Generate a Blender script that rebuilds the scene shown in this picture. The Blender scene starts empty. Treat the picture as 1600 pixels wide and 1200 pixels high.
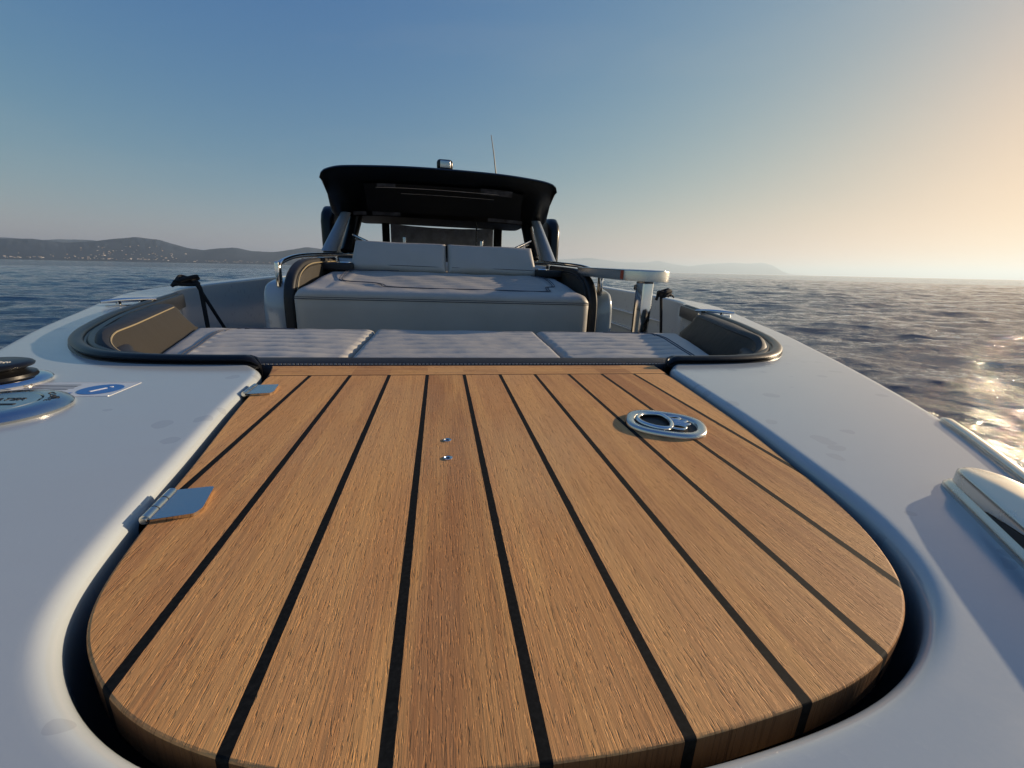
import bpy, bmesh, math, random
import numpy as np
from mathutils import Vector, Matrix, Quaternion
from mathutils.geometry import tessellate_polygon
random.seed(7); rng = np.random.default_rng(11)
C = bpy.context.scene.collection
sc = bpy.context.scene
R_ = math.radians
CX = 0.095                      # centreline of the boat (x), camera stands a little to one side

# ------------------------------------------------------------------ camera solved from the photograph
F = 660.0; H = 0.25
d1 = np.array([687-800, 600-406, -F])
vx = -(d1[1]*(600-563)+F*F)/d1[0]
d2 = np.array([vx, 600-563, -F])
nz = lambda v: v/np.linalg.norm(v)
by = nz(d1); bx = nz(d2); bz = np.cross(bx, by)
RC = np.array([bx, by, bz])     # camera -> boat frame
n_ = nz(np.cross([-800, 196, -F], [800, 163, -F])); n_ = n_*np.sign(n_[1])
UP = Vector(RC @ n_)
HAZE = 0.00008
CAMZ = 2.4                     # eye above the sea
rot = UP.rotation_difference(Vector((0, 0, 1))).to_matrix().to_4x4()
T = Matrix.Translation((0, 0, CAMZ)) @ rot @ Matrix.Translation((0, 0, -H))

def ray(px, py): return RC @ np.array([px-800, 600-py, -F])
def atz(px, py, z=0.0):
    r = ray(px, py); t = (z-H)/r[2]; return Vector((t*r[0], t*r[1], z))
def aty(px, py, y):
    r = ray(px, py); t = y/r[1]; return Vector((t*r[0], y, H+t*r[2]))
def wdir(px, py):               # world direction of a pixel
    v = rot.to_3x3() @ Vector(ray(px, py)); v.normalize(); return v

# ------------------------------------------------------------------ object helpers
BASE = {}
def thing(name, label, cat, base=(0, 0, 0), group=None, boat=True):
    o = bpy.data.objects.new(name, None); C.objects.link(o)
    o.empty_display_size = 0.1
    m = Matrix.Translation(Vector(base))
    o.matrix_world = (T @ m) if boat else m
    o['label'] = label; o['category'] = cat
    if group: o['group'] = group
    BASE[o.name] = Vector(base)
    return o
def root_of(o):
    while o.parent: o = o.parent
    return o
def obj(name, vf, mat, parent=None, label=None, cat=None, group=None, kind=None, smooth=40, base=None, boat=True):
    v, f = vf[0], vf[1]
    if parent is not None: b = BASE[root_of(parent).name]
    elif base is not None: b = Vector(base)
    else: b = Vector((0, 0, 0))
    me = bpy.data.meshes.new(name)
    me.from_pydata([tuple(Vector(p)-b) for p in v], [], f)
    mats = mat if isinstance(mat, list) else [mat]
    for m in mats: me.materials.append(m)
    if len(vf) > 2:
        me.polygons.foreach_set('material_index', vf[2])
    if smooth:
        me.polygons.foreach_set('use_smooth', [True]*len(me.polygons))
        me.set_sharp_from_angle(angle=R_(smooth))
    me.update()
    o = bpy.data.objects.new(name, me); C.objects.link(o)
    if parent is not None: o.parent = parent
    else:
        m = Matrix.Translation(b); o.matrix_world = (T @ m) if boat else m
        BASE[o.name] = b
    if label: o['label'] = label
    if cat: o['category'] = cat
    if group: o['group'] = group
    if kind: o['kind'] = kind
    return o
def join(*parts):
    V = []; Fc = []; M = []; has = any(len(p) > 2 for p in parts)
    for p in parts:
        o = len(V); V += list(p[0]); Fc += [tuple(i+o for i in f) for f in p[1]]
        M += list(p[2]) if len(p) > 2 else [0]*len(p[1])
    return (V, Fc, M) if has else (V, Fc)
def withmat(vf, i): return (vf[0], vf[1], [i]*len(vf[1]))
def catmull(P, n=8, closed=False):
    P = [Vector(p) for p in P]; out = []; N = len(P)
    for i in range(N if closed else N-1):
        if closed: a, b, c, d = P[(i-1) % N], P[i], P[(i+1) % N], P[(i+2) % N]
        else: a, b, c, d = P[max(i-1, 0)], P[i], P[i+1], P[min(i+2, N-1)]
        for k in range(n):
            t = k/n
            out.append(0.5*((2*b)+(c-a)*t+(2*a-5*b+4*c-d)*t*t+(3*b-a-3*c+d)*t**3))
    if not closed: out.append(P[-1])
    return out
def resample(P, step, closed=False):
    P = [Vector(p) for p in P]
    Q = P+[P[0]] if closed else P
    L = [0]
    for a, b in zip(Q, Q[1:]): L.append(L[-1]+(b-a).length)
    n = max(2, int(round(L[-1]/step))); out = []; j = 0
    for k in range(n+(0 if closed else 1)):
        s = L[-1]*k/n
        while j < len(L)-2 and L[j+1] < s: j += 1
        t = (s-L[j])/max(1e-9, L[j+1]-L[j]); out.append(Q[j].lerp(Q[j+1], min(1, t)))
    return out
def smooth_poly(P, it, closed=False, lock=1):
    P = [Vector(p) for p in P]
    for _ in range(it):
        Q = [p.copy() for p in P]
        rg = range(len(P)) if closed else range(lock, len(P)-lock)
        for i in rg: Q[i] = P[i]*0.5+(P[i-1]+P[(i+1) % len(P)])*0.25
        P = Q
    return P
def normals2d(P, closed=False):  # left-hand normals in the xy plane
    N = len(P); out = []
    for i in range(N):
        a = P[(i-1) % N] if closed or i > 0 else P[i]; b = P[(i+1) % N] if closed or i < N-1 else P[i]
        d = b-a; out.append(Vector((-d.y, d.x, 0)).normalized())
    return out
def loft(rings, closed=False, cap0=False, cap1=False):
    n = len(rings[0]); V = [p for r in rings for p in r]; Fc = []
    for i in range(len(rings)-1):
        for j in range(n if closed else n-1):
            k = (j+1) % n
            Fc.append((i*n+j, i*n+k, (i+1)*n+k, (i+1)*n+j))
    if cap0: Fc.append(tuple(range(n-1, -1, -1)))
    if cap1: Fc.append(tuple((len(rings)-1)*n+j for j in range(n)))
    return (V, Fc)
def sweep2d(P, prof, cap=True, closed=False, scale=None):
    """profile (n, z): n along the left-hand normal of the plan path"""
    N = normals2d(P, closed); rings = []
    for i, (p, nn) in enumerate(zip(P, N)):
        s = scale(i/(len(P)-1)) if scale else 1.0
        rings.append([p+nn*a*s+Vector((0, 0, b*s)) for a, b in prof])
    if closed: rings.append(rings[0])
    return loft(rings, True, cap and not closed, cap and not closed)
def tube(P, r, seg=10, cap=True, flat=1.0):
    P = [Vector(p) for p in P]; rings = []; up = None
    for i, p in enumerate(P):
        d = (P[min(i+1, len(P)-1)]-P[max(i-1, 0)]).normalized()
        if up is None: up = d.orthogonal().normalized()
        up = (up-d*up.dot(d)).normalized(); s = d.cross(up)
        rr = r(i/(len(P)-1)) if callable(r) else r
        rings.append([p+(up*math.cos(2*math.pi*k/seg)+s*math.sin(2*math.pi*k/seg)*flat)*rr for k in range(seg)])
    return loft(rings, True, cap, cap)
def lathe(prof, c, seg=40, axis=None):
    c = Vector(c); rings = []
    for r, z in prof:
        rings.append([c+Vector((r*math.cos(2*math.pi*k/seg), r*math.sin(2*math.pi*k/seg), z)) for k in range(seg)])
    return loft(rings, True, prof[0][0] > 1e-6, prof[-1][0] > 1e-6)
def poly(P, flip=False):
    P = [Vector(p) for p in P]
    tr = tessellate_polygon([P]); Fc = []
    for t in tr:
        a, b, c = (P[i] for i in t)
        n = (b-a).cross(c-a).z
        Fc.append(tuple(t) if (n > 0) != flip else tuple(reversed(t)))
    return (P, Fc)
def slab(P, z0, z1, r=0.004, seg=4, bottom=True):
    """closed plan outline (CCW) turned into a slab with rounded top edge"""
    P = [Vector((p[0], p[1], 0)) for p in P]
    N = normals2d(P, True)      # left normal of CCW = inward
    rings = [[p+Vector((0, 0, z0)) for p in P]]
    for k in range(seg+1):
        a = k/seg*math.pi/2
        ins = r*(1-math.cos(a)); z = z1-r+r*math.sin(a)
        rings.append([p+n*ins+Vector((0, 0, z)) for p, n in zip(P, N)])
    s = loft(rings, True, bottom, False)
    return join(s, poly(rings[-1]))
def box(c, s, bev=0.0, seg=3, rotz=0, m=None):
    bm = bmesh.new(); bmesh.ops.create_cube(bm, size=1)
    for v in bm.verts: v.co = Vector((v.co.x*s[0], v.co.y*s[1], v.co.z*s[2]))
    if bev: bmesh.ops.bevel(bm, geom=bm.edges[:], offset=bev, segments=seg, profile=0.5, affect='EDGES')
    M = Matrix.Translation(Vector(c)) @ (m if m else Matrix.Rotation(rotz, 4, 'Z'))
    bm.verts.ensure_lookup_table()
    V = [M @ v.co for v in bm.verts]; Fc = [tuple(v.index for v in f.verts) for f in bm.faces]
    bm.free(); return (V, Fc)
def extrude_x(yz, x0, x1, bev=0.0, seg=3):
    """side outline in (y, z) extruded across the boat, edges rounded"""
    bm = bmesh.new()
    a = [bm.verts.new((x0, y, z)) for y, z in yz]
    f = bm.faces.new(a)
    ex = bmesh.ops.extrude_face_region(bm, geom=[f])
    vs = [g for g in ex['geom'] if isinstance(g, bmesh.types.BMVert)]
    bmesh.ops.translate(bm, verts=vs, vec=(x1-x0, 0, 0))
    bmesh.ops.recalc_face_normals(bm, faces=bm.faces[:])
    if bev:
        es = [e for e in bm.edges if abs(e.verts[0].co.x-e.verts[1].co.x) < 1e-6]
        bmesh.ops.bevel(bm, geom=es, offset=bev, segments=seg, profile=0.5, affect='EDGES')
    bm.verts.index_update(); bm.verts.ensure_lookup_table()
    V = [v.co.copy() for v in bm.verts]; Fc = [tuple(v.index for v in f.verts) for f in bm.faces]
    bm.free(); return (V, Fc)
def text_mesh(body, size, origin, rotz=0, depth=0.0003, xs=1.0):
    cu = bpy.data.curves.new('t', 'FONT'); cu.body = body; cu.size = size; cu.extrude = depth
    cu.align_x = 'CENTER'; cu.align_y = 'CENTER'; cu.resolution_u = 3
    o = bpy.data.objects.new('t', cu); C.objects.link(o)
    dg = bpy.context.evaluated_depsgraph_get()
    me = bpy.data.meshes.new_from_object(o.evaluated_get(dg))
    M = Matrix.Translation(Vector(origin)) @ Matrix.Rotation(rotz, 4, 'Z') @ Matrix.Diagonal((xs, 1, 1, 1))
    V = [M @ v.co for v in me.vertices]; Fc = [tuple(p.vertices) for p in me.polygons]
    bpy.data.objects.remove(o); bpy.data.curves.remove(cu); bpy.data.meshes.remove(me)
    return (V, Fc)

# ------------------------------------------------------------------ materials
class NT:
    def __init__(s, name):
        s.m = bpy.data.materials.new(name); s.m.use_nodes = True
        s.t = s.m.node_tree; s.b = s.t.nodes['Principled BSDF']
    def n(s, ty, **k):
        nd = s.t.nodes.new(ty)
        for a, v in k.items(): setattr(nd, a, v)
        return nd
    def l(s, a, b): s.t.links.new(a, b)
    def set(s, **k):
        for a, v in k.items(): s.b.inputs[a.replace('_', ' ')].default_value = v
    def coord(s, scale=(1, 1, 1), which='Object'):
        c = s.n('ShaderNodeTexCoord'); mp = s.n('ShaderNodeMapping'); mp.inputs['Scale'].default_value = scale
        s.l(c.outputs[which], mp.inputs['Vector']); return mp.outputs['Vector']
    def noise(s, vec, scale, detail=3, rough=0.5, dist=0.0):
        x = s.n('ShaderNodeTexNoise'); x.inputs['Scale'].default_value = scale
        x.inputs['Detail'].default_value = detail; x.inputs['Roughness'].default_value = rough
        x.inputs['Distortion'].default_value = dist
        s.l(vec, x.inputs['Vector']); return x.outputs['Fac']
    def ramp(s, fac, stops, interp='LINEAR'):
        r = s.n('ShaderNodeValToRGB'); r.color_ramp.interpolation = interp; e = r.color_ramp.elements
        while len(e) < len(stops): e.new(0.5)
        for el, (p, c) in zip(e, stops):
            el.position = p; el.color = c if len(c) == 4 else (*c, 1)
        s.l(fac, r.inputs['Fac']); return r.outputs['Color']
    def math(s, op, a, b=None, c=None):
        x = s.n('ShaderNodeMath', operation=op)
        for i, v in enumerate((a, b, c)):
            if v is None: continue
            if isinstance(v, (int, float)): x.inputs[i].default_value = v
            else: s.l(v, x.inputs[i])
        return x.outputs[0]
    def mix(s, fac, a, b, blend='MIX'):
        x = s.n('ShaderNodeMix', data_type='RGBA', blend_type=blend)
        for i, v in ((0, fac), (6, a), (7, b)):
            if isinstance(v, (int, float)): x.inputs[i].default_value = v
            elif isinstance(v, tuple): x.inputs[i].default_value = v if len(v) == 4 else (*v, 1)
            else: s.l(v, x.inputs[i])
        return x.outputs[2]
    def bump(s, h, dist, strength=1.0, prev=None):
        x = s.n('ShaderNodeBump'); x.inputs['Distance'].default_value = dist; x.inputs['Strength'].default_value = strength
        s.l(h, x.inputs['Height'])
        if prev is not None: s.l(prev, x.inputs['Normal'])
        return x.outputs['Normal']
    def done(s, color=None, rough=None, normal=None):
        for v, k in ((color, 'Base Color'), (rough, 'Roughness'), (normal, 'Normal')):
            if v is None: continue
            if isinstance(v, (int, float)): s.b.inputs[k].default_value = v
            elif isinstance(v, tuple): s.b.inputs[k].default_value = (*v, 1)
            else: s.l(v, s.b.inputs[k])
        return s.m
def plain(name, col, rough, metal=0.0, spec=0.5, bump=None, coat=0.0, var=0.0):
    t = NT(name); t.set(Metallic=metal, Specular_IOR_Level=spec, Coat_Weight=coat)
    c = col; nrm = None
    if var:
        nf = t.noise(t.coord(), 9, 5, 0.6)
        c = t.ramp(nf, [(0.3, tuple(x*(1-var) for x in col)), (0.7, tuple(min(1, x*(1+var)) for x in col))])
    if bump: nrm = t.bump(t.noise(t.coord(), bump[0], 3), bump[1])
    return t.done(c, rough, nrm)

def make_gelcoat():
    t = NT('gelcoat'); co = t.coord()
    smear = t.noise(t.coord((1.0, 2.2, 1)), 7, 6, 0.62, 0.6)
    spots = t.n('ShaderNodeTexVoronoi'); spots.inputs['Scale'].default_value = 15; spots.inputs['Randomness'].default_value = 1
    dco = t.n('ShaderNodeVectorMath', operation='ADD')
    nz3 = t.n('ShaderNodeTexNoise'); nz3.inputs['Scale'].default_value = 14; t.l(co, nz3.inputs['Vector'])
    sc3 = t.n('ShaderNodeVectorMath', operation='SCALE'); sc3.inputs['Scale'].default_value = 0.05
    t.l(nz3.outputs['Color'], sc3.inputs[0]); t.l(co, dco.inputs[0]); t.l(sc3.outputs[0], dco.inputs[1])
    t.l(dco.outputs[0], spots.inputs['Vector'])
    sp = t.math('LESS_THAN', spots.outputs['Distance'], 0.21)
    gate = t.math('GREATER_THAN', t.noise(co, 2.1, 2), 0.47)
    sp = t.math('MULTIPLY', sp, gate)
    fine = t.noise(co, 160, 2, 0.7)
    speck = t.math('GREATER_THAN', fine, 0.69)
    col = t.mix(t.math('MULTIPLY', sp, 0.24), (0.42, 0.46, 0.475), (0.20, 0.21, 0.24))
    col = t.mix(t.math('MULTIPLY', t.ramp(smear, [(0.42, (0, 0, 0)), (0.66, (1, 1, 1))]), 0.07), col, (0.36, 0.36, 0.36))
    col = t.mix(t.math('MULTIPLY', speck, 0.05), col, (0.7, 0.7, 0.66))
    ro = t.ramp(smear, [(0.3, (0.10,)*3), (0.7, (0.20,)*3)])
    ro = t.math('ADD', ro, t.math('MULTIPLY', sp, 0.06))
    nb = t.bump(fine, 0.00005)
    t.set(Specular_IOR_Level=0.85)
    return t.done(col, ro, nb)
def make_teak():
    t = NT('teak'); geo = t.n('ShaderNodeTexCoord'); sep = t.n('ShaderNodeSeparateXYZ'); t.l(geo.outputs['Object'], sep.inputs[0])
    X, Yc = sep.outputs['X'], sep.outputs['Y']
    pitch, x0, yb = 0.0825, -0.030-CX, 0.938-4.0      # object coordinates start at the boat's base
    u = t.math('DIVIDE', t.math('SUBTRACT', X, x0), pitch)
    border = t.math('GREATER_THAN', Yc, yb)
    pid = t.math('ADD', t.math('FLOOR', u), t.math('MULTIPLY', border, 37.0))
    fr = t.math('ABSOLUTE', t.math('SUBTRACT', t.math('FRACT', t.math('ADD', u, 0.5)), 0.5))   # 0 on a seam
    edge = t.math('MULTIPLY', fr, pitch)
    wob = t.math('MULTIPLY', t.math('SUBTRACT', t.noise(t.coord((1, 1, 1)), 24, 3), 0.5), 0.0007)
    m1 = t.math('LESS_THAN', t.math('ADD', edge, wob), 0.0039)
    m1 = t.math('MULTIPLY', m1, t.math('SUBTRACT', 1.0, border))
    m2 = t.math('LESS_THAN', t.math('ABSOLUTE', t.math('SUBTRACT', Yc, yb)), 0.0022)
    caulk = t.math('MAXIMUM', m1, m2)
    # per plank coordinates, grain along the plank (across on the border plank)
    wn = t.n('ShaderNodeTexWhiteNoise', noise_dimensions='1D'); t.l(pid, wn.inputs['W'])
    def vec(a, b, sx, sy, off):
        cb = t.n('ShaderNodeCombineXYZ')
        t.l(t.math('MULTIPLY', a, sx), cb.inputs[0]); t.l(t.math('MULTIPLY', b, sy), cb.inputs[1])
        t.l(t.math('ADD', t.math('MULTIPLY', wn.outputs['Value'], off), sep.outputs['Z']), cb.inputs[2]); return cb.outputs[0]
    ga = t.mix(border, X, Yc); gb = t.mix(border, Yc, X)
    sa = t.n('ShaderNodeSeparateColor'); t.l(ga, sa.inputs[0]); sb = t.n('ShaderNodeSeparateColor'); t.l(gb, sb.inputs[0])
    A, B = sa.outputs[0], sb.outputs[0]
    g1 = t.noise(vec(A, B, 26, 1.6, 40), 1.0, 5, 0.6, 0.8)
    g2 = t.noise(vec(A, B, 380, 9, 90), 1.0, 4, 0.65, 0.3)
    pore = t.noise(vec(A, B, 700, 62, 70), 1.0, 2, 0.5, 0.2)
    pore2 = t.noise(vec(A, B, 900, 90, 30), 1.0, 2, 0.6, 0.2)
    base = t.ramp(wn.outputs['Value'], [(0.0, (0.52, 0.250, 0.098)), (0.3, (0.66, 0.335, 0.132)), (0.65, (0.40, 0.185, 0.078)), (1.0, (0.74, 0.40, 0.165))])
    col = t.mix(t.math('MULTIPLY', t.ramp(g1, [(0.40, (0, 0, 0)), (0.62, (1, 1, 1))]), 0.6), base, (0.78, 0.42, 0.15))
    col = t.mix(t.math('MULTIPLY', t.ramp(g2, [(0.42, (0, 0, 0)), (0.72, (1, 1, 1))]), 0.24), col, (0.36, 0.15, 0.045))
    pm = t.ramp(pore, [(0.58, (0, 0, 0)), (0.67, (1, 1, 1))])
    col = t.mix(t.math('MULTIPLY', pm, 0.32), col, (0.16, 0.065, 0.024))
    lt = t.ramp(pore2, [(0.60, (0, 0, 0)), (0.72, (1, 1, 1))])
    col = t.mix(t.math('MULTIPLY', lt, 0.20), col, (0.72, 0.47, 0.24))
    dark = t.noise(t.coord(), 5, 4, 0.6)
    col = t.mix(t.math('MULTIPLY', t.ramp(dark, [(0.52, (0, 0, 0)), (0.75, (1, 1, 1))]), 0.22), col, (0.30, 0.14, 0.06))
    fig = t.noise(vec(A, B, 60, 2.2, 55), 1.0, 4, 0.55, 1.6)
    col = t.mix(t.math('MULTIPLY', t.ramp(fig, [(0.52, (0, 0, 0)), (0.60, (1, 1, 1)), (0.66, (0, 0, 0))]), 0.30), col, (0.34, 0.15, 0.06))
    wth = t.noise(t.coord((1, .6, 1)), 3.2, 5, 0.6)
    col = t.mix(t.math('MULTIPLY', t.ramp(wth, [(0.50, (0, 0, 0)), (0.70, (1, 1, 1))]), 0.22), col, (0.46, 0.33, 0.20))
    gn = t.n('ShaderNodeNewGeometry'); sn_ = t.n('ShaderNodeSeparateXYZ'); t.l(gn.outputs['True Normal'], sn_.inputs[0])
    endg_shade = t.math('LESS_THAN', sn_.outputs['Z'], 0.6)      # end grain is darker; shade on the cut edge is painted in too
    col = t.mix(t.math('MULTIPLY', endg_shade, 0.84), col, (0.085, 0.042, 0.020))
    dust = t.noise(t.coord(), 300, 2)
    cc = t.ramp(dust, [(0.4, (0.004, 0.0045, 0.0045)), (0.75, (0.012, 0.0125, 0.012))])
    col = t.mix(caulk, col, cc)
    h = t.math('SUBTRACT', t.math('MULTIPLY', g2, 0.9), t.math('MULTIPLY', pm, 0.9))
    h = t.math('ADD', h, t.math('MULTIPLY', lt, 0.7))
    h = t.mix(caulk, h, (-0.9, -0.9, -0.9))
    nb = t.bump(h, 0.0005)
    ro = t.mix(caulk, (0.68,)*3, (0.75,)*3)
    t.set(Specular_IOR_Level=0.14)
    return t.done(col, ro, nb)
def make_vinyl(name, col, rough=0.45, scale=420, amp=0.00012, var=0.1):
    t = NT(name); co = t.coord()
    v = t.n('ShaderNodeTexVoronoi'); v.inputs['Scale'].default_value = scale; t.l(co, v.inputs['Vector'])
    nb = t.bump(v.outputs['Distance'], amp); nb = t.bump(t.noise(co, 9, 4, 0.55), 0.004, 1, nb)
    c = t.ramp(t.noise(co, 4, 5, 0.6), [(0.3, tuple(x*(1-var) for x in col)), (0.7, tuple(x*(1+var) for x in col))])
    return t.done(c, rough, nb)
def make_chrome(name='stainless_steel', rough=0.07, col=(0.75, 0.74, 0.72)):
    t = NT(name); co = t.coord(); t.set(Metallic=1.0)
    ro = t.ramp(t.noise(co, 30, 4, 0.6), [(0.35, (rough*0.9,)*3), (0.7, (rough*1.2,)*3)])
    return t.done(col, ro, t.bump(t.noise(co, 8, 1), 0.00006))
def make_sea():
    t = NT('sea_water'); co = t.coord()
    sep = t.n('ShaderNodeSeparateXYZ'); t.l(co, sep.inputs[0])
    n1 = t.noise(t.coord((0.7, 1.8, 1)), 1.2, 7, 0.66, 0.3)
    n2 = t.noise(t.coord((0.7, 1.6, 1)), 8.0, 4, 0.6, 0.4)
    n3 = t.noise(t.coord((1.0, 1.6, 1)), 0.16, 4, 0.6)
    n4 = t.noise(t.coord((1.0, 1.6, 1)), 0.035, 3, 0.6)
    nb = t.bump(n2, 0.012); nb = t.bump(n1, 0.095, 1.0, nb); nb = t.bump(n3, 0.5, 1.0, nb); nb = t.bump(n4, 1.7, 1.0, nb)
    t.set(IOR=1.38, Specular_IOR_Level=0.5)
    return t.done((0.008, 0.030, 0.075), 0.07, nb)
def make_hill(name, c0, c1, scale):
    t = NT(name); co = t.coord()
    f = t.noise(co, scale, 8, 0.65)
    c = t.ramp(f, [(0.35, c0), (0.65, c1)]); t.set(Specular_IOR_Level=0.05)
    return t.done(c, 0.95, None)

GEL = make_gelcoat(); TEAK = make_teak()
BLK = make_vinyl('black_vinyl', (0.011, 0.011, 0.012), 0.58)
TAUPE = make_vinyl('taupe_vinyl', (0.022, 0.018, 0.012), 0.55)
GREY = make_vinyl('grey_upholstery', (0.41, 0.39, 0.355), 0.5, 520, 0.00012, 0.05)
RUB = plain('black_rubber', (0.006, 0.006, 0.007), 0.34, spec=0.3, bump=(60, 0.0004))
RUBG = plain('grey_rubber', (0.09, 0.09, 0.09), 0.4, bump=(60, 0.0004))
CHR = make_chrome(); CHR2 = make_chrome('brushed_steel', 0.22, (0.60, 0.585, 0.55))
SATIN = make_chrome('satin_steel', 0.24, (0.66, 0.63, 0.58))
BLKP = plain('black_paint', (0.004, 0.0045, 0.005), 0.30, spec=0.35, bump=(5, 0.002))
BLKM = plain('dark_headliner', (0.006, 0.006, 0.007), 0.7)
DKG = plain('dark_grey_trim', (0.03, 0.032, 0.036), 0.45, var=0.2)
GREYP = plain('grey_painted_pillar', (0.22, 0.26, 0.31), 0.35, var=0.1)
FLOOR = plain('grey_sole', (0.22, 0.20, 0.18), 0.6, var=0.2)
STITCH = plain('pale_thread', (0.62, 0.60, 0.55), 0.7)
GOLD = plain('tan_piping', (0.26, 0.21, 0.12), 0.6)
ROPE = plain('black_rope', (0.010, 0.010, 0.011), 0.85, bump=(500, 0.002))
BLUE = plain('blue_print', (0.015, 0.13, 0.42), 0.35)
WHITE = plain('white_print', (0.75, 0.75, 0.75), 0.4)
INK = plain('black_engraving', (0.008, 0.008, 0.010), 0.5)
HOLE = plain('dark_recess', (0.004, 0.004, 0.004), 0.6)

# ------------------------------------------------------------------ the boat
boat = thing('motor_boat', 'white open motor boat with teak hatch, grey cushions and black hardtop, seen from its bow', 'motor boat', (CX, 4.0, -1.4))
V2 = lambda x, y: Vector((x, y, 0))

# teak hatch outline (left side from aft to the rounded bow end, then back up the right side)
TL = [(-.384, 1.026), (-.361, .933), (-.336, .742), (-.297, .518), (-.2885, .461), (-.269, .362), (-.260, .322), (-.2505, .292), (-.240, .271), (-.227, .253), (-.210, .235), (-.194, .2195), (-.178, .207), (-.149, .190), (-.111, .174), (-.08, .164), (-.02, .154)]
TR = [(.05, .150), (.089, .149), (.132, .150), (.168, .153), (.211, .158), (.237, .162), (.268, .169), (.294, .178), (.317, .188), (.345, .204), (.370, .223), (.392, .246), (.412, .276), (.432, .316), (.451, .371), (.473, .464), (.502, .593), (.525, .738), (.551, .923), (.564, 1.026)]
teak_side = smooth_poly(resample(catmull([V2(*p) for p in TL+TR], 6), 0.008), 12)
# inner edge of the deck: bulwark -> recess -> hatch opening -> recess -> bulwark
RIMH = [(.50, 1.003), (.65, 1.005), (.77, 1.02), (.855, 1.052), (.935, 1.115), (1.035, 1.235), (1.14, 1.425), (1.30, 1.82), (1.47, 2.40), (1.53, 2.60)]   # half widths of the rim's outer foot
def rim_path(s):
    return resample(catmull([V2(CX+s*a, b) for a, b in RIMH], 8), 0.015)
GAP = 0.012
hn = normals2d(teak_side)       # path runs aft-left -> bow -> aft-right; left normal points inward (to the hatch)
hatch_open = [p-n*GAP for p, n in zip(teak_side, hn)]
hatch_open = [p for p in hatch_open if p.y < 0.955]
def recess_half(s):
    P = [V2(CX+s*.53, 1.03)]+[V2(CX+s*(a-.012), b+.03) for a, b in RIMH[1:3]]+[V2(CX+s*(a-.03), b+.02) for a, b in RIMH[3:]]
    P += [V2(CX+s*a, b) for a, b in [(1.62, 2.80), (1.74, 3.05), (1.80, 3.35), (1.84, 4.0), (1.86, 6.0), (1.86, 9.0)]]
    return P
Lh = list(reversed(recess_half(-1))); Rh = recess_half(1)
inner = resample(catmull(Lh, 8), 0.012)+hatch_open+resample(catmull(Rh, 8), 0.012)
inner = smooth_poly(resample(inner, 0.009), 10)
HW = [(-.30, .0), (-.285, .09), (-.22, .18), (-.10, .285), (0, .37), (.2, .525), (.39, .678), (.55, .80), (.73, .91), (1.0, 1.06), (1.25, 1.19), (1.5, 1.315), (1.92, 1.50), (2.3, 1.67), (2.75, 1.845), (3.2, 1.93), (3.8, 1.975), (5, 2.0), (9, 2.0)]
outer = [V2(CX-w, y) for y, w in reversed(HW)]+[V2(CX+w, y) for y, w in HW[1:]]
outer = smooth_poly(resample(catmull(outer, 8), 0.02), 6)
ZD = 0.008
def offs(P, N, d, z): return [p+n*d+Vector((0, 0, z)) for p, n in zip(P, N)]
iN = [-n for n in normals2d(inner)]     # away from the opening, into the deck
rb, rv = 0.0155, 0.015
ringsI = [offs(inner, iN, 0, -0.62), offs(inner, iN, 0, ZD-rv-.02)]
for k in range(9):
    a = k/8*math.pi/2; ringsI.append(offs(inner, iN, rb*(1-math.cos(a)), ZD-rv+rv*math.sin(a)))
ringsI.append(offs(inner, iN, rb+0.004, ZD))
oN = normals2d(outer)                   # inward
ro = 0.03
ringsO = [offs(outer, oN, ro+0.004, ZD)]
for k in range(8):
    a = (1-k/7)*math.pi/2; ringsO.append(offs(outer, oN, ro*(1-math.cos(a)), ZD-ro+ro*math.sin(a)))
ringsO.append(offs(outer, oN, 0.0, -0.10))
flatp = list(ringsO[0])+list(reversed(ringsI[-1]))
flip = lambda vf: (vf[0], [tuple(reversed(f)) for f in vf[1]])
deck = obj('deck', join(loft(ringsI), loft(ringsO), poly(flatp)), GEL, boat, smooth=50)
hullr = [offs(outer, oN, -0.012, -0.092)]
for k, (z, ins) in enumerate([(-0.10, -0.014), (-0.13, -0.012), (-0.15, 0.0), (-0.5, 0.10), (-1.0, 0.28), (-1.7, 0.6)]):
    hullr.append([Vector((CX+(p.x-CX)*(1-ins*.45), p.y+ins*max(0, 1.6-p.y)*.5, z)) for p in outer])
obj('hull', loft(hullr), GEL, boat)
obj('cockpit_floor', poly([p+Vector((0, 0, -0.6)) for p in inner]), FLOOR, boat)
obj('transom', box((CX, 9.03, -0.75), (3.9, 0.06, 1.5), 0.01), GEL, boat)

# hatch
ol = list(teak_side)
hatch = obj('hatch', slab(ol, -0.026, 0.0, 0.0022, 3), TEAK, boat, smooth=30)
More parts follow.
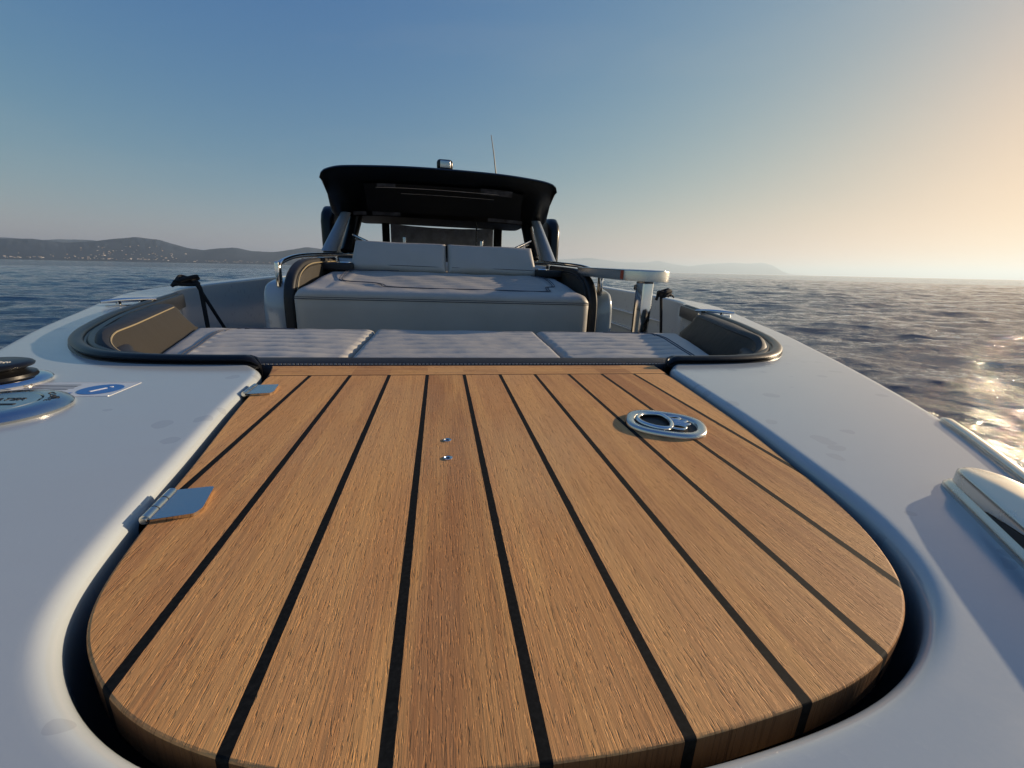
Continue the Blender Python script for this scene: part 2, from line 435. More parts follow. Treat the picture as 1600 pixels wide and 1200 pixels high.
# hinges on the left edge
def hinge(front, back, edge_f, edge_b):
    """leaf quad on the teak: front-left, back-left (at the knuckle) and far corners"""
    pl, zt = [], 0.0045
    cr = Vector(edge_f)-Vector(front); P = [Vector(front), Vector(edge_f)+cr*-0.10, Vector(edge_f)+(Vector(edge_b)-Vector(edge_f))*0.16, Vector(edge_b), Vector(back)]
    P = resample(P, 0.003, True)
    leaf = slab([(p.x, p.y) for p in P] if ((P[5]-P[0]).cross(P[12]-P[0])).z > 0 else [(p.x, p.y) for p in reversed(P)], 0.0004, zt, 0.0012, 3)
    ax = (Vector(back)-Vector(front)); L = ax.length; ax.normalize()
    side = Vector((ax.y, -ax.x, 0)); side = side if side.x < 0 else -side
    c0 = Vector(front)+side*0.003+Vector((0, 0, 0.0035)); parts = [leaf]
    n = 3
    for k in range(n):
        a = c0+ax*(L*(k/n)+0.0008); b = c0+ax*(L*((k+1)/n)-0.0008)
        parts.append(tube([a, a+ax*0.0005, b-ax*0.0005, b], 0.0046, 16))
    q = c0-ax*0.002; parts.append(tube([q, c0+ax*(L+0.002)], 0.003, 12))
    # curved leaf folding down into the gutter on the deck side
    arc = []
    for k in range(7):
        a = k/6*math.pi*0.5
        arc.append((side*(0.004+0.012*math.sin(a)*0.6), Vector((0, 0, 0.0045-0.020*(1-math.cos(a))))))
    r0 = [Vector(front)+ax*L*0.05+s+z for s, z in arc]; r1 = [Vector(front)+ax*L*0.95+s+z for s, z in arc]
    parts.append(loft([r0, r1]))
    return join(*parts)
obj('hinge', hinge(atz(232, 818), atz(276, 772), atz(312, 806), atz(334, 766)), CHR2, hatch, smooth=35)
obj('hinge', hinge(atz(384, 619), atz(402, 605), atz(426, 617), atz(435, 604)), CHR2, hatch, smooth=35)
# lift handle
def superell(c, a, b, rotz, n, e=2.6):
    out = []
    for k in range(n):
        th = 2*math.pi*k/n; x = abs(math.cos(th))**(2/e)*math.copysign(1, math.cos(th))*a; y = abs(math.sin(th))**(2/e)*math.copysign(1, math.sin(th))*b
        out.append((c[0]+x*math.cos(rotz)-y*math.sin(rotz), c[1]+x*math.sin(rotz)+y*math.cos(rotz)))
    return out
lc = (.366, .604)
LR = R_(-28)
def ringplate(c, a, b, rz, wdt, prof, n=72, e=2.6):
    rings = []
    for s, z in prof:
        rings.append([Vector((x, y, z)) for x, y in superell(c, a-wdt*s, b-wdt*s, rz, n, e)])
    return loft(rings, True)
handle = obj('lift_handle', ringplate(lc, .064, .055, LR, .016, [(0, 0.0005), (0.02, .0045), (0.12, .0068), (0.4, .0072), (0.8, .0068), (0.97, .005), (1, -.003), (1.02, -.016)]), CHR2, hatch, smooth=60)
obj('recess', poly([(x, y, 0.0014) for x, y in superell(lc, .0485, .0395, LR, 60)]), HOLE, handle)
def loc(u, v, z=.006): # local handle coordinates
    return Vector((lc[0]+u*math.cos(LR)-v*math.sin(LR), lc[1]+u*math.sin(LR)+v*math.cos(LR), z))
loop = catmull([loc(-.044, .004), loc(-.036, .024), (loc(-.016, .034)), loc(-.004, .030), loc(.006, .012), loc(.010, -.010), loc(.006, -.028), loc(-.012, -.033), loc(-.032, -.024), loc(-.042, -.010)], 8, True)
bow = tube(loop+[loop[0]], 0.0042, 8)
curls = [tube(catmull([loc(*p, .0065) for p in q], 6), 0.0022, 7) for q in (
    [(.004, .026), (.018, .032), (.024, .024), (.016, .017), (.007, .018)],
    [(.008, .010), (.020, .012), (.034, .016), (.028, .008), (.014, .004)],
    [(.010, .002), (.024, .002), (.038, .004), (.030, -.004), (.014, -.005)],
    [(.010, -.010), (.022, -.008), (.032, -.014), (.026, -.026), (.012, -.026), (.008, -.016)])]
obj('pull_ring', join(bow, *curls), CHR, handle, smooth=60)
for p in (atz(699, 688), atz(700, 716)):
    s = obj('screw', lathe([(.0062, .0002), (.0060, .0012), (.0046, .0014), (.0040, .0004)], p, 24), CHR, hatch)
    obj('drive', lathe([(.0001, .0006), (.0024, .0005), (.0026, .0003)], p, 12), HOLE, s)

# black rubber coaming trim round the recess
RIMP = [(0.0, -0.002), (0.0, .010), (-.006, .0125), (-.003, .0155), (-.002, .020), (-.006, .0245), (-.014, .0275), (-.024, .0265), (-.030, .022), (-.031, .016), (-.035, .0145), (-.038, .0195), (-.045, .0215), (-.052, .018), (-.055, .008), (-.056, -.03), (-.056, -.05), (-.03, -.05), (-.03, -.002)]
for s in (-1, 1):
    P = rim_path(s); P = smooth_poly(P, 6)
    sg = -1 if s < 0 else 1
    # left-hand normal: for s<0 path runs towards -x/aft, outward is on its left side
    prof = [(a*(1 if s < 0 else -1), b) for a, b in RIMP]
    sc_ = lambda t: 0.35+0.65*min(1, max(t/0.012, 0)**0.5) if t < 0.012 else 1.0
    r = sweep2d(P, prof, True, False, sc_)
    obj('coaming_trim', r if s > 0 else flip(r), RUB, boat, smooth=45)

# upholstered edge across the front of the seat, with its stitches
band_pts = [(-.86, 1.25), (-.80, 1.165), (-.70, 1.105), (-.58, 1.078), (-.40, 1.073), (.095, 1.071), (.59, 1.073), (.77, 1.078), (.89, 1.105), (.99, 1.165), (1.05, 1.25)]
bp = resample(catmull([V2(*p) for p in band_pts], 10), 0.02)
bprof = [(-.038, -.10), (-.036, -.022), (-.033, -.012), (-.026, -.004), (-.012, .001), (.02, .003), (.040, .001), (.047, -.006), (.049, -.02), (.049, -.10)]
edge = obj('seat_edge', sweep2d(bp, bprof), BLK, boat, smooth=60)
st = []
sp_ = resample(bp, 0.0095); sN = normals2d(sp_)
for i in range(3, len(sp_)-3):
    if abs(sp_[i].x-CX) > 0.62: continue
    d = (sp_[i+1]-sp_[i-1]).normalized(); p = sp_[i]+sN[i]*-.023+Vector((0, 0, -.0015))
    st.append(tube([p-d*.003, p+d*.003], 0.0009, 5))
obj('stitching', join(*st), STITCH, edge)

# seat base and side bolsters
obj('seat_base', slab([(-.80, 1.13), (.99, 1.13), (1.17, 1.88), (-.98, 1.88)], -0.6, -0.135, 0.01), BLK, boat)
LED = [(.84, 1.10), (.98, 1.22), (1.10, 1.42), (1.27, 1.82), (1.31, 1.97), (1.16, 1.97), (1.13, 1.9), (.92, 1.30)]
for s in (-1, 1):
    obj('white_ledge', poly([(CX+s*a, b, -0.028) for a, b in LED]), GEL, boat)
def bolz(t):
    q = min(1, max(0, (t-.14)/.22)); return .0045+.0395*(q*q*(3-2*q))**.8
def bolster(s):
    P = [Vector((CX+s*a, b, 0)) for a, b in [(.66, 1.115), (.78, 1.124), (.865, 1.15), (.918, 1.205), (.945, 1.285), (.968, 1.38), (1.02, 1.55), (1.085, 1.76), (1.138, 1.935)]]
    P = smooth_poly(resample(catmull(P, 8), 0.02), 10); N = normals2d(P); rings = []
    n = len(P)
    for i, (p, nn) in enumerate(zip(P, N)):
        o = -nn if s > 0 else nn      # outward
        t = i/(n-1); zt = bolz(t)
        w = .085
        w = .035+.05*min(1, max(0, (t-.28)/.35))
        e = 1.0 if t < .94 else math.sqrt(max(0.0, 1-((t-.94)/.06)**2))*.55+.45
        zt = -0.06+(zt+0.06)*e
        sec = [(-.050, -.12), (-.046, -.055), (-.0025, zt-.030), (.004, zt-.012), (.010, zt-.004), (.020, zt), (w*.53, zt+.001), (w*.82, zt-.002), (w*.96, zt-.010), (w+.002, zt-.03), (w+.004, -.10)]
        rings.append([p+o*a+Vector((0, 0, b)) for a, b in sec])
    vf = loft(rings, True, True, True)
    m = []
    ns = 11
    for i in range(n-1):
        for j in range(ns): m.append(1 if j in (0, 1, 2) else 0)
    m += [0, 1]
    seam = [p+(-nn if s > 0 else nn)*.0045+Vector((0, 0, -.06+(bolz(i/(n-1))+.06)-.010)) for i, (p, nn) in enumerate(zip(P, N))]
    return (vf[0], vf[1] if s < 0 else [tuple(reversed(f)) for f in vf[1]], m), seam[2:int(n*.93)]
for s in (-1, 1):
    vf, seam = bolster(s)
    b = obj('bolster', vf, [BLK, TAUPE], boat, smooth=50)
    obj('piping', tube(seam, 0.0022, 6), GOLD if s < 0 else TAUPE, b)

# mooring cleats flush on the side decks
def cleat(c, ang):
    L = .10
    a = Vector((math.cos(ang), math.sin(ang), 0)); n = Vector((-a.y, a.x, 0)); c = Vector((c[0], c[1], ZD))
    pl = [c+a*x+n*y for x, y in superell((0, 0), .085, .022, 0, 40, 3)]
    base = slab([(p.x, p.y) for p in pl], ZD-.002, ZD+.006, 0.003)
    legs = [tube([c+a*x+Vector((0, 0, .004)), c+a*x+Vector((0, 0, .020))], 0.010, 14) for x in (-.04, .04)]
    horn = tube([c+a*(-L+2*L*k/20)+Vector((0, 0, .022-0.003*abs(k/10-1)**2)) for k in range(21)], lambda t: .010*(1-.45*abs(2*t-1)**2.5), 14)
    return base, join(*legs, horn)
for px in (((160, 480), (244, 474)), ((1143, 495), (1092, 490))):
    a, b = atz(*px[0], ZD+.02), atz(*px[1], ZD+.02); c = (a+b)/2; ang = math.atan2(b.y-a.y, b.x-a.x)
    v = 1 if c.x > 0 else -1
    c = Vector((-1.345, 2.13, 0)) if v < 0 else Vector((1.515, 2.17, 0)); ang = math.atan2(.167, .115) if v < 0 else math.atan2(-.096, .146)
    bs, hn_ = cleat(c, ang)
    o = obj('mooring_cleat', bs, CHR2, boat); obj('horn', hn_, CHR, o)

# water filler plate and shower cap on the left side deck
wc = atz(-22, 645, ZD); wr = .115
wc = Vector((-.655, .71, ZD)); wr = .083
plate = obj('filler_plate', lathe([(wr, 0), (wr+.001, .004), (wr-.003, .009), (wr-.010, .012), (wr-.013, .0135), (.052, .0135), (.051, .0118), (.0495, .0118), (.0485, .0135), (.0001, .0135)], wc, 72), CHR2, boat, smooth=35)
zt = ZD+.0138
obj('filler_groove', join(lathe([(.0515, .0119), (.0490, .0119)], wc, 60), box(wc+Vector((0, -.008, .0139)), (.066, .0055, .0006), 0)), INK, plate)
obj('lettering', text_mesh('WATER', .017, (wc.x, wc.y+.016, zt)), INK, plate)
for wd_, a0, da in (('OPEN', 2.2, .2), ('CLOSE', .9, .18)):
    obj('lettering', join(*[text_mesh(ch, .011, (wc.x+.061*math.cos(a0-da*k), wc.y+.061*math.sin(a0-da*k), zt), a0-da*k-math.pi/2) for k, ch in enumerate(wd_)]), INK, plate)
for a in (-1.0, .35, 2.6, 4.0):
    p = wc+Vector((.066*math.cos(a), .066*math.sin(a), .0136)); obj('screw', lathe([(.0055, 0), (.005, .0008), (.002, .0009), (.0016, .0002)], p, 16), HOLE, plate)
kc = Vector((-.788, .866, ZD))
cap = obj('shower_cap', lathe([(.074, 0), (.075, .004), (.072, .008), (.064, .011), (.058, .012)], kc, 64), CHR, boat, smooth=35)
obj('knob', lathe([(.058, .011), (.056, .017), (.047, .020), (.043, .024), (.049, .028), (.055, .030), (.0565, .033), (.054, .036), (.048, .038), (.0001, .038)], kc, 56), RUB, cap)
obj('lettering', text_mesh('SHOWER', .016, (kc.x, kc.y, ZD+.0383)), STITCH, cap)
# instruction sticker: clear film with blue header and blue information disc
def quad(cx, cy, w, h, z, rz=0):
    return [Vector((cx+x*math.cos(rz)-y*math.sin(rz), cy+x*math.sin(rz)+y*math.cos(rz), z)) for x, y in ((-w/2, -h/2), (w/2, -h/2), (w/2, h/2), (-w/2, h/2))]
FILM = plain('clear_film', (0.60, 0.61, 0.62), 0.16)
scx, scy = -.640, .822
sticker = obj('instruction_label', slab([(p.x, p.y) for p in resample(quad(scx, scy, .175, .085, 0), .006, True)], ZD-.0005, ZD+.0006, .0003, 2), FILM, boat)
z = ZD+.0009
obj('information_disc', lathe([(.031, .0), (.0308, .0002), (.0001, .0002)], (scx+.050, scy-.003, z), 48), BLUE, sticker)
obj('lettering', text_mesh('i', .055, (scx+.050, scy-.003, z+.0005), -0.5), WHITE, sticker)
obj('header_bar', poly(quad(scx-.030, scy-.031, .10, .020, z)), BLUE, sticker)
obj('text_line', join(*[poly(quad(scx-.036+random.uniform(-.004, .004), scy-.012+k*.0095, .085+random.uniform(-.02, .01), .0032, z)) for k in range(5)]), DKG, sticker)
obj('border', join(poly(quad(scx+.0865, scy, .002, .085, z)), poly(quad(scx, scy+.0415, .173, .002, z))), WHITE, sticker)

# bow fairlead (polished chock) and toe rail on the right bow
ztop = .036
A = atz(1489, 726, ztop); B = atz(1600, 822, ztop); dirv = (B-A); dirv.z = 0; dirv.normalize()
nrm = Vector((-dirv.y, dirv.x, 0)); nrm = nrm if nrm.x > 0 else -nrm      # outboard
FA2 = atz(1533, 726.5, ztop); FA3 = atz(1600, 752, ztop)
def fl(z, a, L=.40, w=.085, tip=.0):
    P = [A-dirv*a-nrm*a*.6, A+dirv*L-nrm*a*.6]
    up = resample([A+dirv*L+nrm*(w+a), A+dirv*.2+nrm*(w+a), FA3+nrm*a, FA2+nrm*a*.9-dirv*a*.3, A-dirv*a*1.1+nrm*a*.2], .012)
    up = smooth_poly(up, 5)
    Q = resample(P, .012)+up[:-1]
    return [Vector((p.x, p.y, z)) for p in resample(smooth_poly(resample(Q, .008, True), 3, True), .008, True)]
def fl_n(z, a, n=130):
    Q = fl(z, a); m = len(Q); L = [0]
    for i in range(m): L.append(L[-1]+(Q[(i+1) % m]-Q[i]).length)
    out = []; j = 0
    for k in range(n):
        s_ = L[-1]*k/n
        while L[j+1] < s_: j += 1
        t = (s_-L[j])/(L[j+1]-L[j]); out.append(Q[j % m].lerp(Q[(j+1) % m], t))
    return out
prof = [(.009, ZD-.001), (.009, ZD+.003), (.0080, ZD+.0055), (.006, ZD+.0065), (.0045, ZD+.009), (.0005, ZD+.0105), (.0, ZD+.012), (.0, ztop-.006), (-.0008, ztop-.003), (-.004, ztop-.0005), (-.010, ztop+.001)]
rings = [fl_n(z, a) for a, z in prof]
cen = sum(rings[-1], Vector())/len(rings[-1])
for k, h in ((.75, .005), (.45, .009), (.15, .011)):
    rings.append([cen+(p-cen)*k+Vector((0, 0, h)) for p in rings[-1-int(k < .7)-int(k < .4)]] if False else [cen+(p-cen)*k+Vector((0, 0, h)) for p in rings[len(prof)-1]])
chock = obj('fairlead', loft(rings, True, False, True), SATIN, boat, smooth=50)
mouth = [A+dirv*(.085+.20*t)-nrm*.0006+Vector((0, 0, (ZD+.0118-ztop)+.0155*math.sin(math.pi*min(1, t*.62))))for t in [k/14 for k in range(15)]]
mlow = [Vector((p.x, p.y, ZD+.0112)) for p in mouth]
obj('mouth', loft([[p-nrm*.0004 for p in mouth], [p-nrm*.0004 for p in mlow]]), plain('brown_reflection', (0.05, 0.033, 0.02), 0.35, 0.6), chock)  # flat sheet; the hollow's shade and brown reflection are put into its colour
tr = [p for p in outer if p.x > CX+.25 and -.1 < p.y < .575]
tr = smooth_poly(resample(tr, .01), 40)
tN = normals2d(tr)
trp = [p+n*.020+Vector((0, 0, ZD)) for p, n in zip(tr, tN)]
trp = list(reversed(trp)) if trp[0].y < trp[-1].y else trp
obj('toe_rail', sweep2d(trp, [(.007, .001), (.007, .0065), (.005, .0085), (0, .009), (-.005, .0085), (-.007, .0065), (-.007, .001)], True, False, lambda t: .4+.6*min(1, t/.02)), CHR2, boat, smooth=50)

# ------------------------------------------------------------------ loose cushions
def pad(name, label, cat, c00, c10, c11, c01, z, th, channels, region, nx=70, ny=120, group=None, seed=0, mat=None, edge_r=.022, sag=0.0, parts=True):
    """c00 front-left, c10 front-right, c11 back-right, c01 back-left (plan); pillowy top with stitched channels inside region"""
    c00, c10, c11, c01 = (Vector((*p, 0)) for p in (c00, c10, c11, c01))
    rs = np.random.default_rng(seed); V = []; Fc = []
    ph = rs.uniform(0, 6.28, 12)
    W = (c10-c00).length; D = (c01-c00).length
    def P_(s, t):
            p = (c00*(1-s)+c10*s)*(1-t)+(c01*(1-s)+c11*s)*t
            dx = min(s, 1-s)*W; dy = min(t, 1-t)*D; d = min(dx, dy)
            q = min(1, d/edge_r); e = math.sqrt(max(0, 1-(1-q)**2))
            h = z-edge_r+edge_r*e
            h += .006*(1-(2*s-1)**4)*(1-(2*t-1)**4)
            if channels and region[0] < s < region[1] and region[2] < t < region[3]:
                u = (t-region[2])/(region[3]-region[2]); wv = .16*math.sin(3.1*s+ph[0])+.10*math.sin(9*s+ph[1]+2*u)
                a = (u*channels+wv*min(1, u*4)*min(1, (1-u)*4)) % 1.0
                g = min(1, 6*min(s-region[0], region[1]-s)/max(.05, .2))
                h += (.0095*(abs(math.sin(math.pi*a))**.40)-.0085)*min(1, max(0, g)*3)
            h += .0016*math.sin(13*s+ph[2]+5*t)*math.sin(7*t+ph[5])+.0008*math.sin(37*s+ph[3]-9*t)*math.sin(19*t+ph[4])
            return Vector((p.x, p.y, h))
    for j in range(ny+1):
        for i in range(nx+1):
            s = 0.5-0.5*math.cos(math.pi*i/nx); s = .5*s+.5*i/nx; t = 0.5-0.5*math.cos(math.pi*j/ny); t = .35*t+.65*j/ny
            V.append(P_(s, t))
    n = nx+1
    for j in range(ny):
        for i in range(nx): Fc.append((j*n+i, j*n+i+1, (j+1)*n+i+1, (j+1)*n+i))
    rim_ = [i for i in range(n)]+[j*n+nx for j in range(1, ny+1)]+[ny*n+i for i in range(nx-1, -1, -1)]+[j*n for j in range(ny-1, 0, -1)]
    o = len(V)
    for k in rim_: V.append(Vector((V[k].x, V[k].y, z-th)))
    m = len(rim_)
    for k in range(m):
        k2 = (k+1) % m; Fc.append((rim_[k], o+k, o+k2, rim_[k2]))
    Fc.append(tuple(o+k for k in range(m-1, -1, -1)))
    cen = (c00+c10+c11+c01)/4; cen.z = z-th
    root = thing(name, label, cat, cen, group)
    obj('cover', (V, Fc), mat or GREY, root, smooth=60)
    return root, P_
ZC = -.05
g = 'grey cushions of the front seat'
NVY = plain('navy_thread', (0.05, 0.055, 0.075), 0.6)
cl, PL = pad('seat_cushion', 'grey quilted seat cushion left of the middle one, beside the sunlit olive bolster', 'cushion', (-.755, 1.122), (-.286, 1.122), (-.281, 1.90), (-.985, 1.90), ZC, .08, 9, (.18, .985, .06, .95), group=g, seed=1)
cm, _ = pad('seat_cushion', 'middle grey quilted seat cushion between two others, straight behind the teak hatch', 'cushion', (-.280, 1.122), (.402, 1.122), (.428, 1.90), (-.275, 1.90), ZC, .08, 9, (.012, .988, .05, .95), group=g, seed=2)
cr_, PR = pad('seat_cushion', 'grey quilted seat cushion right of the middle one, beside the dark shaded bolster', 'cushion', (.408, 1.122), (.915, 1.122), (1.15, 1.90), (.434, 1.90), ZC, .08, 9, (.015, .80, .06, .95), group=g, seed=3)
def seam_line(pts, r, parent, mat, name='seam'):
    return obj(name, tube(resample(catmull([Vector(p) for p in pts], 8), .012), r, 6), mat, parent)
def on_pad(P_, st, parent):
    Q = resample(catmull([Vector((a, b, 0)) for a, b in st], 10), .006)
    obj('seam', tube([P_(q.x, q.y)+Vector((0, 0, .0006)) for q in Q], .0024, 6), NVY, parent)
for d in (0, .022):
    on_pad(PL, [(.165-d, .03), (.165-d, .45), (.17-d, .75), (.21-d*.8, .90+d*.6), (.30, .955+d*.6), (.55, .958+d*.6)], cl)
    on_pad(PR, [(.815+d, .03), (.815+d, .45), (.81+d, .75), (.77+d*.8, .90+d*.6), (.68, .955+d*.6), (.45, .958+d*.6)], cr_)

# sun pad: deep pad over the cabin trunk
def sunpad():
    x0, x1 = -.815, .930; yf, yb = 2.55, 3.52
    zf, zb = .070, .165; nx, nt = 90, 0
    prof = [(yf+.004, -.50, 0), (yf, -.30, 0), (yf, -.05, 0), (yf-.002, .020, 0), (yf-.0005, .024, 1), (yf-.003, .030, 0), (yf+.002, .046, 0), (yf+.012, .058, 0), (yf+.03, .067, 0)]
    for k in range(1, 61):
        t = k/60; prof.append((yf+.03+(yb-yf-.03)*t, zf+(zb-zf)*(t**1.15), 2))
    prof.append((yb+.01, zb-.05, 0)); prof.append((yb+.01, -.2, 0))
    V = []; Fc = []; np_ = len(prof)
    for i in range(nx+1):
        s = i/nx; s = .5*s+.5*(0.5-.5*math.cos(math.pi*s)); x = x0+(x1-x0)*s
        d = min(s, 1-s)*(x1-x0); q = min(1, d/.075); e = 1-math.sqrt(max(0, 1-(1-q)**2))
        for j, (y, zz, kd) in enumerate(prof):
            h = zz; yy = y
            if kd == 2:
                t = (j-8)/60
                h += .004*math.sin(7*x+3*t)*t*(1-t)*3+.0022*math.sin(23*x+13*t)
                u = (x-x0)/(x1-x0)
                if .13 < u < .87 and .10 < t < .80:
                    g_ = min(1, min(u-.13, .87-u)*16, min(t-.10, .80-t)*12); h += .008*abs(math.sin(math.pi*(t*9+.25*math.sin(5*u))))*g_-.006*g_
                elif .10 < u < .90 and .04 < t < .86: h += .004
            if zz > .0: h -= e*.055*min(1, (zz)/.06)
            yy += e*.055*(1 if j < 12 else 0)
            V.append(Vector((x, yy, h)))
    for i in range(nx):
        for j in range(np_-1): Fc.append((i*np_+j, (i+1)*np_+j, (i+1)*np_+j+1, i*np_+j+1))
    Fc.append(tuple(range(np_))); Fc.append(tuple(nx*np_+j for j in range(np_-1, -1, -1)))
    return (V, Fc)
sp = thing('sun_pad', 'large pale grey sun pad with tall front face in front of the black hardtop', 'sun pad', (.06, 3.0, -.5))
obj('cover', sunpad(), GREY, sp, smooth=60)
seam_line([(-.80, 2.546, .014), (-.4, 2.5465, .014), (.06, 2.5465, .014), (.5, 2.5465, .014), (.915, 2.546, .014)], .0022, sp, NVY)
seam_line([(-.80, 2.546, .024), (.06, 2.5465, .024), (.915, 2.546, .024)], .0015, sp, NVY)
for q in (0, .016):
    seam_line([(-.30, 3.35, .160), (-.60+q, 3.33-q, .157), (-.65+q, 3.24, .148), (-.645+q, 3.0, .116), (-.60+q, 2.86+q, .102), (-.42, 2.82+q, .098), (-.36+q, 2.77, .092), (-.32+q, 2.68+q, .085), (-.1, 2.66+q, .082), (.3, 2.66+q, .082), (.66-q, 2.66+q, .082), (.70-q, 2.74, .089), (.72-q, 2.84, .100), (.78-q, 2.9, .106), (.79-q, 3.2, .144), (.70, 3.33-q, .157)], .0026, sp, NVY)
def headrest(x0, x1, label):
    cen = Vector(((x0+x1)/2, 3.45, .15)); root = thing('headrest_cushion', label, 'cushion', cen, 'headrest cushions on the sun pad')
    nx, ny = 40, 30; tilt = R_(25); Hh = .235; th = .11
    U = Vector((0, math.sin(tilt), math.cos(tilt))); Nn = Vector((0, -math.cos(tilt), math.sin(tilt)))
    V = []; Fc = []
    rs = np.random.default_rng(int(abs(x0)*1000)); ph = rs.uniform(0, 6.28, 6)
    for side in (1, -1):
        for j in range(ny+1):
            for i in range(nx+1):
                s, t = i/nx, j/ny
                s2 = .5-.5*math.cos(math.pi*s); t2 = .5-.5*math.cos(math.pi*t); s2 = .5*s+.5*s2; t2 = .5*t+.5*t2
                ins = .035*t2 if x0 < 0 else 0; ins2 = .035*t2 if x0 > 0 else 0
                x = (x0+ins)*(1-s2)+(x1-ins2)*s2
                d = min(min(s2, 1-s2)*(x1-x0), min(t2, 1-t2)*Hh); q = min(1, d/.035); e = math.sqrt(max(0, 1-(1-q)**2))
                o = (th*.32*e+.012*(1-(2*s2-1)**2)*(1-(2*t2-1)**2))*side
                if side > 0: o += .003*math.sin(9*s2+ph[0]+4*t2)*t2+.0035*math.sin(6*t2+ph[1]+7*s2)*min(1, d/.03)
                p = Vector((x, 3.415, .150))+U*(Hh*t2)+Nn*o
                V.append(p)
    n = nx+1; m = n*(ny+1)
    for j in range(ny):
        for i in range(nx):
            Fc.append((j*n+i, j*n+i+1, (j+1)*n+i+1, (j+1)*n+i)); Fc.append(tuple(reversed((m+j*n+i, m+j*n+i+1, m+(j+1)*n+i+1, m+(j+1)*n+i))))
    obj('cover', (V, Fc), GREY, root, smooth=70)
    f = Vector((0, 3.415, .150))+Nn*(th*.32)
    seam_line([f+Vector((x0+.03, 0, 0))+U*.034, f+Vector(((x0+x1)/2, 0, 0))+U*.034+Nn*.006, f+Vector((x1-.03, 0, 0))+U*.034], .0018, root, NVY)
headrest(-.660, .046, 'grey headrest cushion left of the gap, on the back of the sun pad')
headrest(.062, .765, 'grey headrest cushion right of the gap, on the back of the sun pad')

# ------------------------------------------------------------------ cabin trunk, wings, rails
def wing(s):
    xi = CX-.035+s*.895
    yz = [(2.66, -.55), (2.655, -.06), (2.665, .02), (2.70, .09), (2.76, .145), (2.85, .185), (2.98, .215), (3.2, .228), (3.9, .24), (3.9, -.55)]
    yz = yz[:1]+[(p.x, p.y) for p in catmull([Vector((a, b, 0)) for a, b in yz[1:-1]], 5)]+yz[-1:]
    w = obj('side_wing', extrude_x(yz, xi, xi+s*.060, .015, 4), BLK, boat, smooth=50)
    yi = [(2.70, -.45), (2.695, -.05), (2.715, .03), (2.75, .085), (2.80, .125), (2.88, .155), (3.0, .18), (3.2, .192), (3.85, .20), (3.85, -.45)]
    obj('inner_pad', extrude_x(yi, xi-s*.010, xi+s*.02, .008, 3), TAUPE, w, smooth=50)
    line = [Vector((xi-s*.011, a-.012, b+.010)) for a, b in yi[1:-1]]
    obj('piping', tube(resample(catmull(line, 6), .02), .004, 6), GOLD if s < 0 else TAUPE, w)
    # white moulding outside the wing
    ym = [(2.72, -.62), (2.735, -.10), (2.745, -.02), (2.775, .045), (2.84, .085), (3.1, .105), (3.9, .115), (3.9, -.62)]
    ym = ym[:1]+[(p.x, p.y) for p in catmull([Vector((a, b, 0)) for a, b in ym[1:-1]], 5)]+ym[-1:]
    md = obj('wing_moulding', extrude_x(ym, xi+s*.062, xi+s*.205, .035, 6), GEL, boat, smooth=50)
    obj('screw', lathe([(.0001, .007), (.005, .006), (.007, 0)], (0, 0, 0), 12), DKG, md).matrix_local = Matrix.Translation(Vector((xi+s*.13, 2.733, -.06))-BASE[boat.name]) @ Matrix.Rotation(R_(90), 4, 'X')
    # rail: flat post, then a tube running aft
    px = xi+s*.115
    P = [(px, 2.80, .06), (px, 2.80, .15), (px-s*.002, 2.815, .185), (px-s*.008, 2.86, .205), (px-s*.02, 3.0, .229), (px-s*.05, 3.16, .245), (px-s*.12, 3.4, .255), (px-s*.22, 3.7, .262), (px-s*.33, 3.92, .262)]
    rl = obj('grab_rail', tube(resample(catmull([Vector(p) for p in P], 8), .015), .0145, 14), CHR, boat, smooth=60)
    obj('post', box((px, 2.80, .13), (.026, .05, .15), .008), CHR, rl)
    for a, b, c in ((.045, 3.12, .24), (.17, 3.55, .257)):
        obj('stanchion', tube([(px-s*a, b, .18), (px-s*a, b, c)], .008, 10), CHR, rl)
    cu = obj('cup_holder', ringplate((xi-s*.15, 3.40), .05, .05, 0, .012, [(0, .205), (.2, .211), (.8, .211), (1, .205), (1.05, .17)], 36, 2), CHR, boat)
    obj('shelf', box((xi-s*.10, 3.62, .176), (.22, .62, .05), .01), BLK, cu)
wing(-1); wing(1)
obj('cabin_trunk', box((.06, 3.25, -.42), (1.60, 1.1, .70), .03), BLK, boat)
obj('console', slab([(-1.02, 3.9), (1.14, 3.9), (1.16, 5.3), (-1.04, 5.3)], -.6, .235, .03, 4), GEL, boat)
obj('dashboard', slab([(-.80, 4.22), (.92, 4.22), (.92, 4.9), (-.80, 4.9)], .22, .385, .04, 4), BLKM, boat)
# chrome struts beside the headrests
for s, (p0, p1) in ((-1, ((552, 367), (588, 384))), (1, ((829, 377), (792, 394)))):
    a, b = aty(*p0, 4.0), aty(*p1, 3.62)
    d = Vector((0, 0, .028))
    obj('pad_strut', tube([a, b], .010, 10), CHR, boat)
    obj('pad_strut', tube([a-d+Vector((s*-.02, 0, 0)), b-d], .010, 10), CHR, boat)

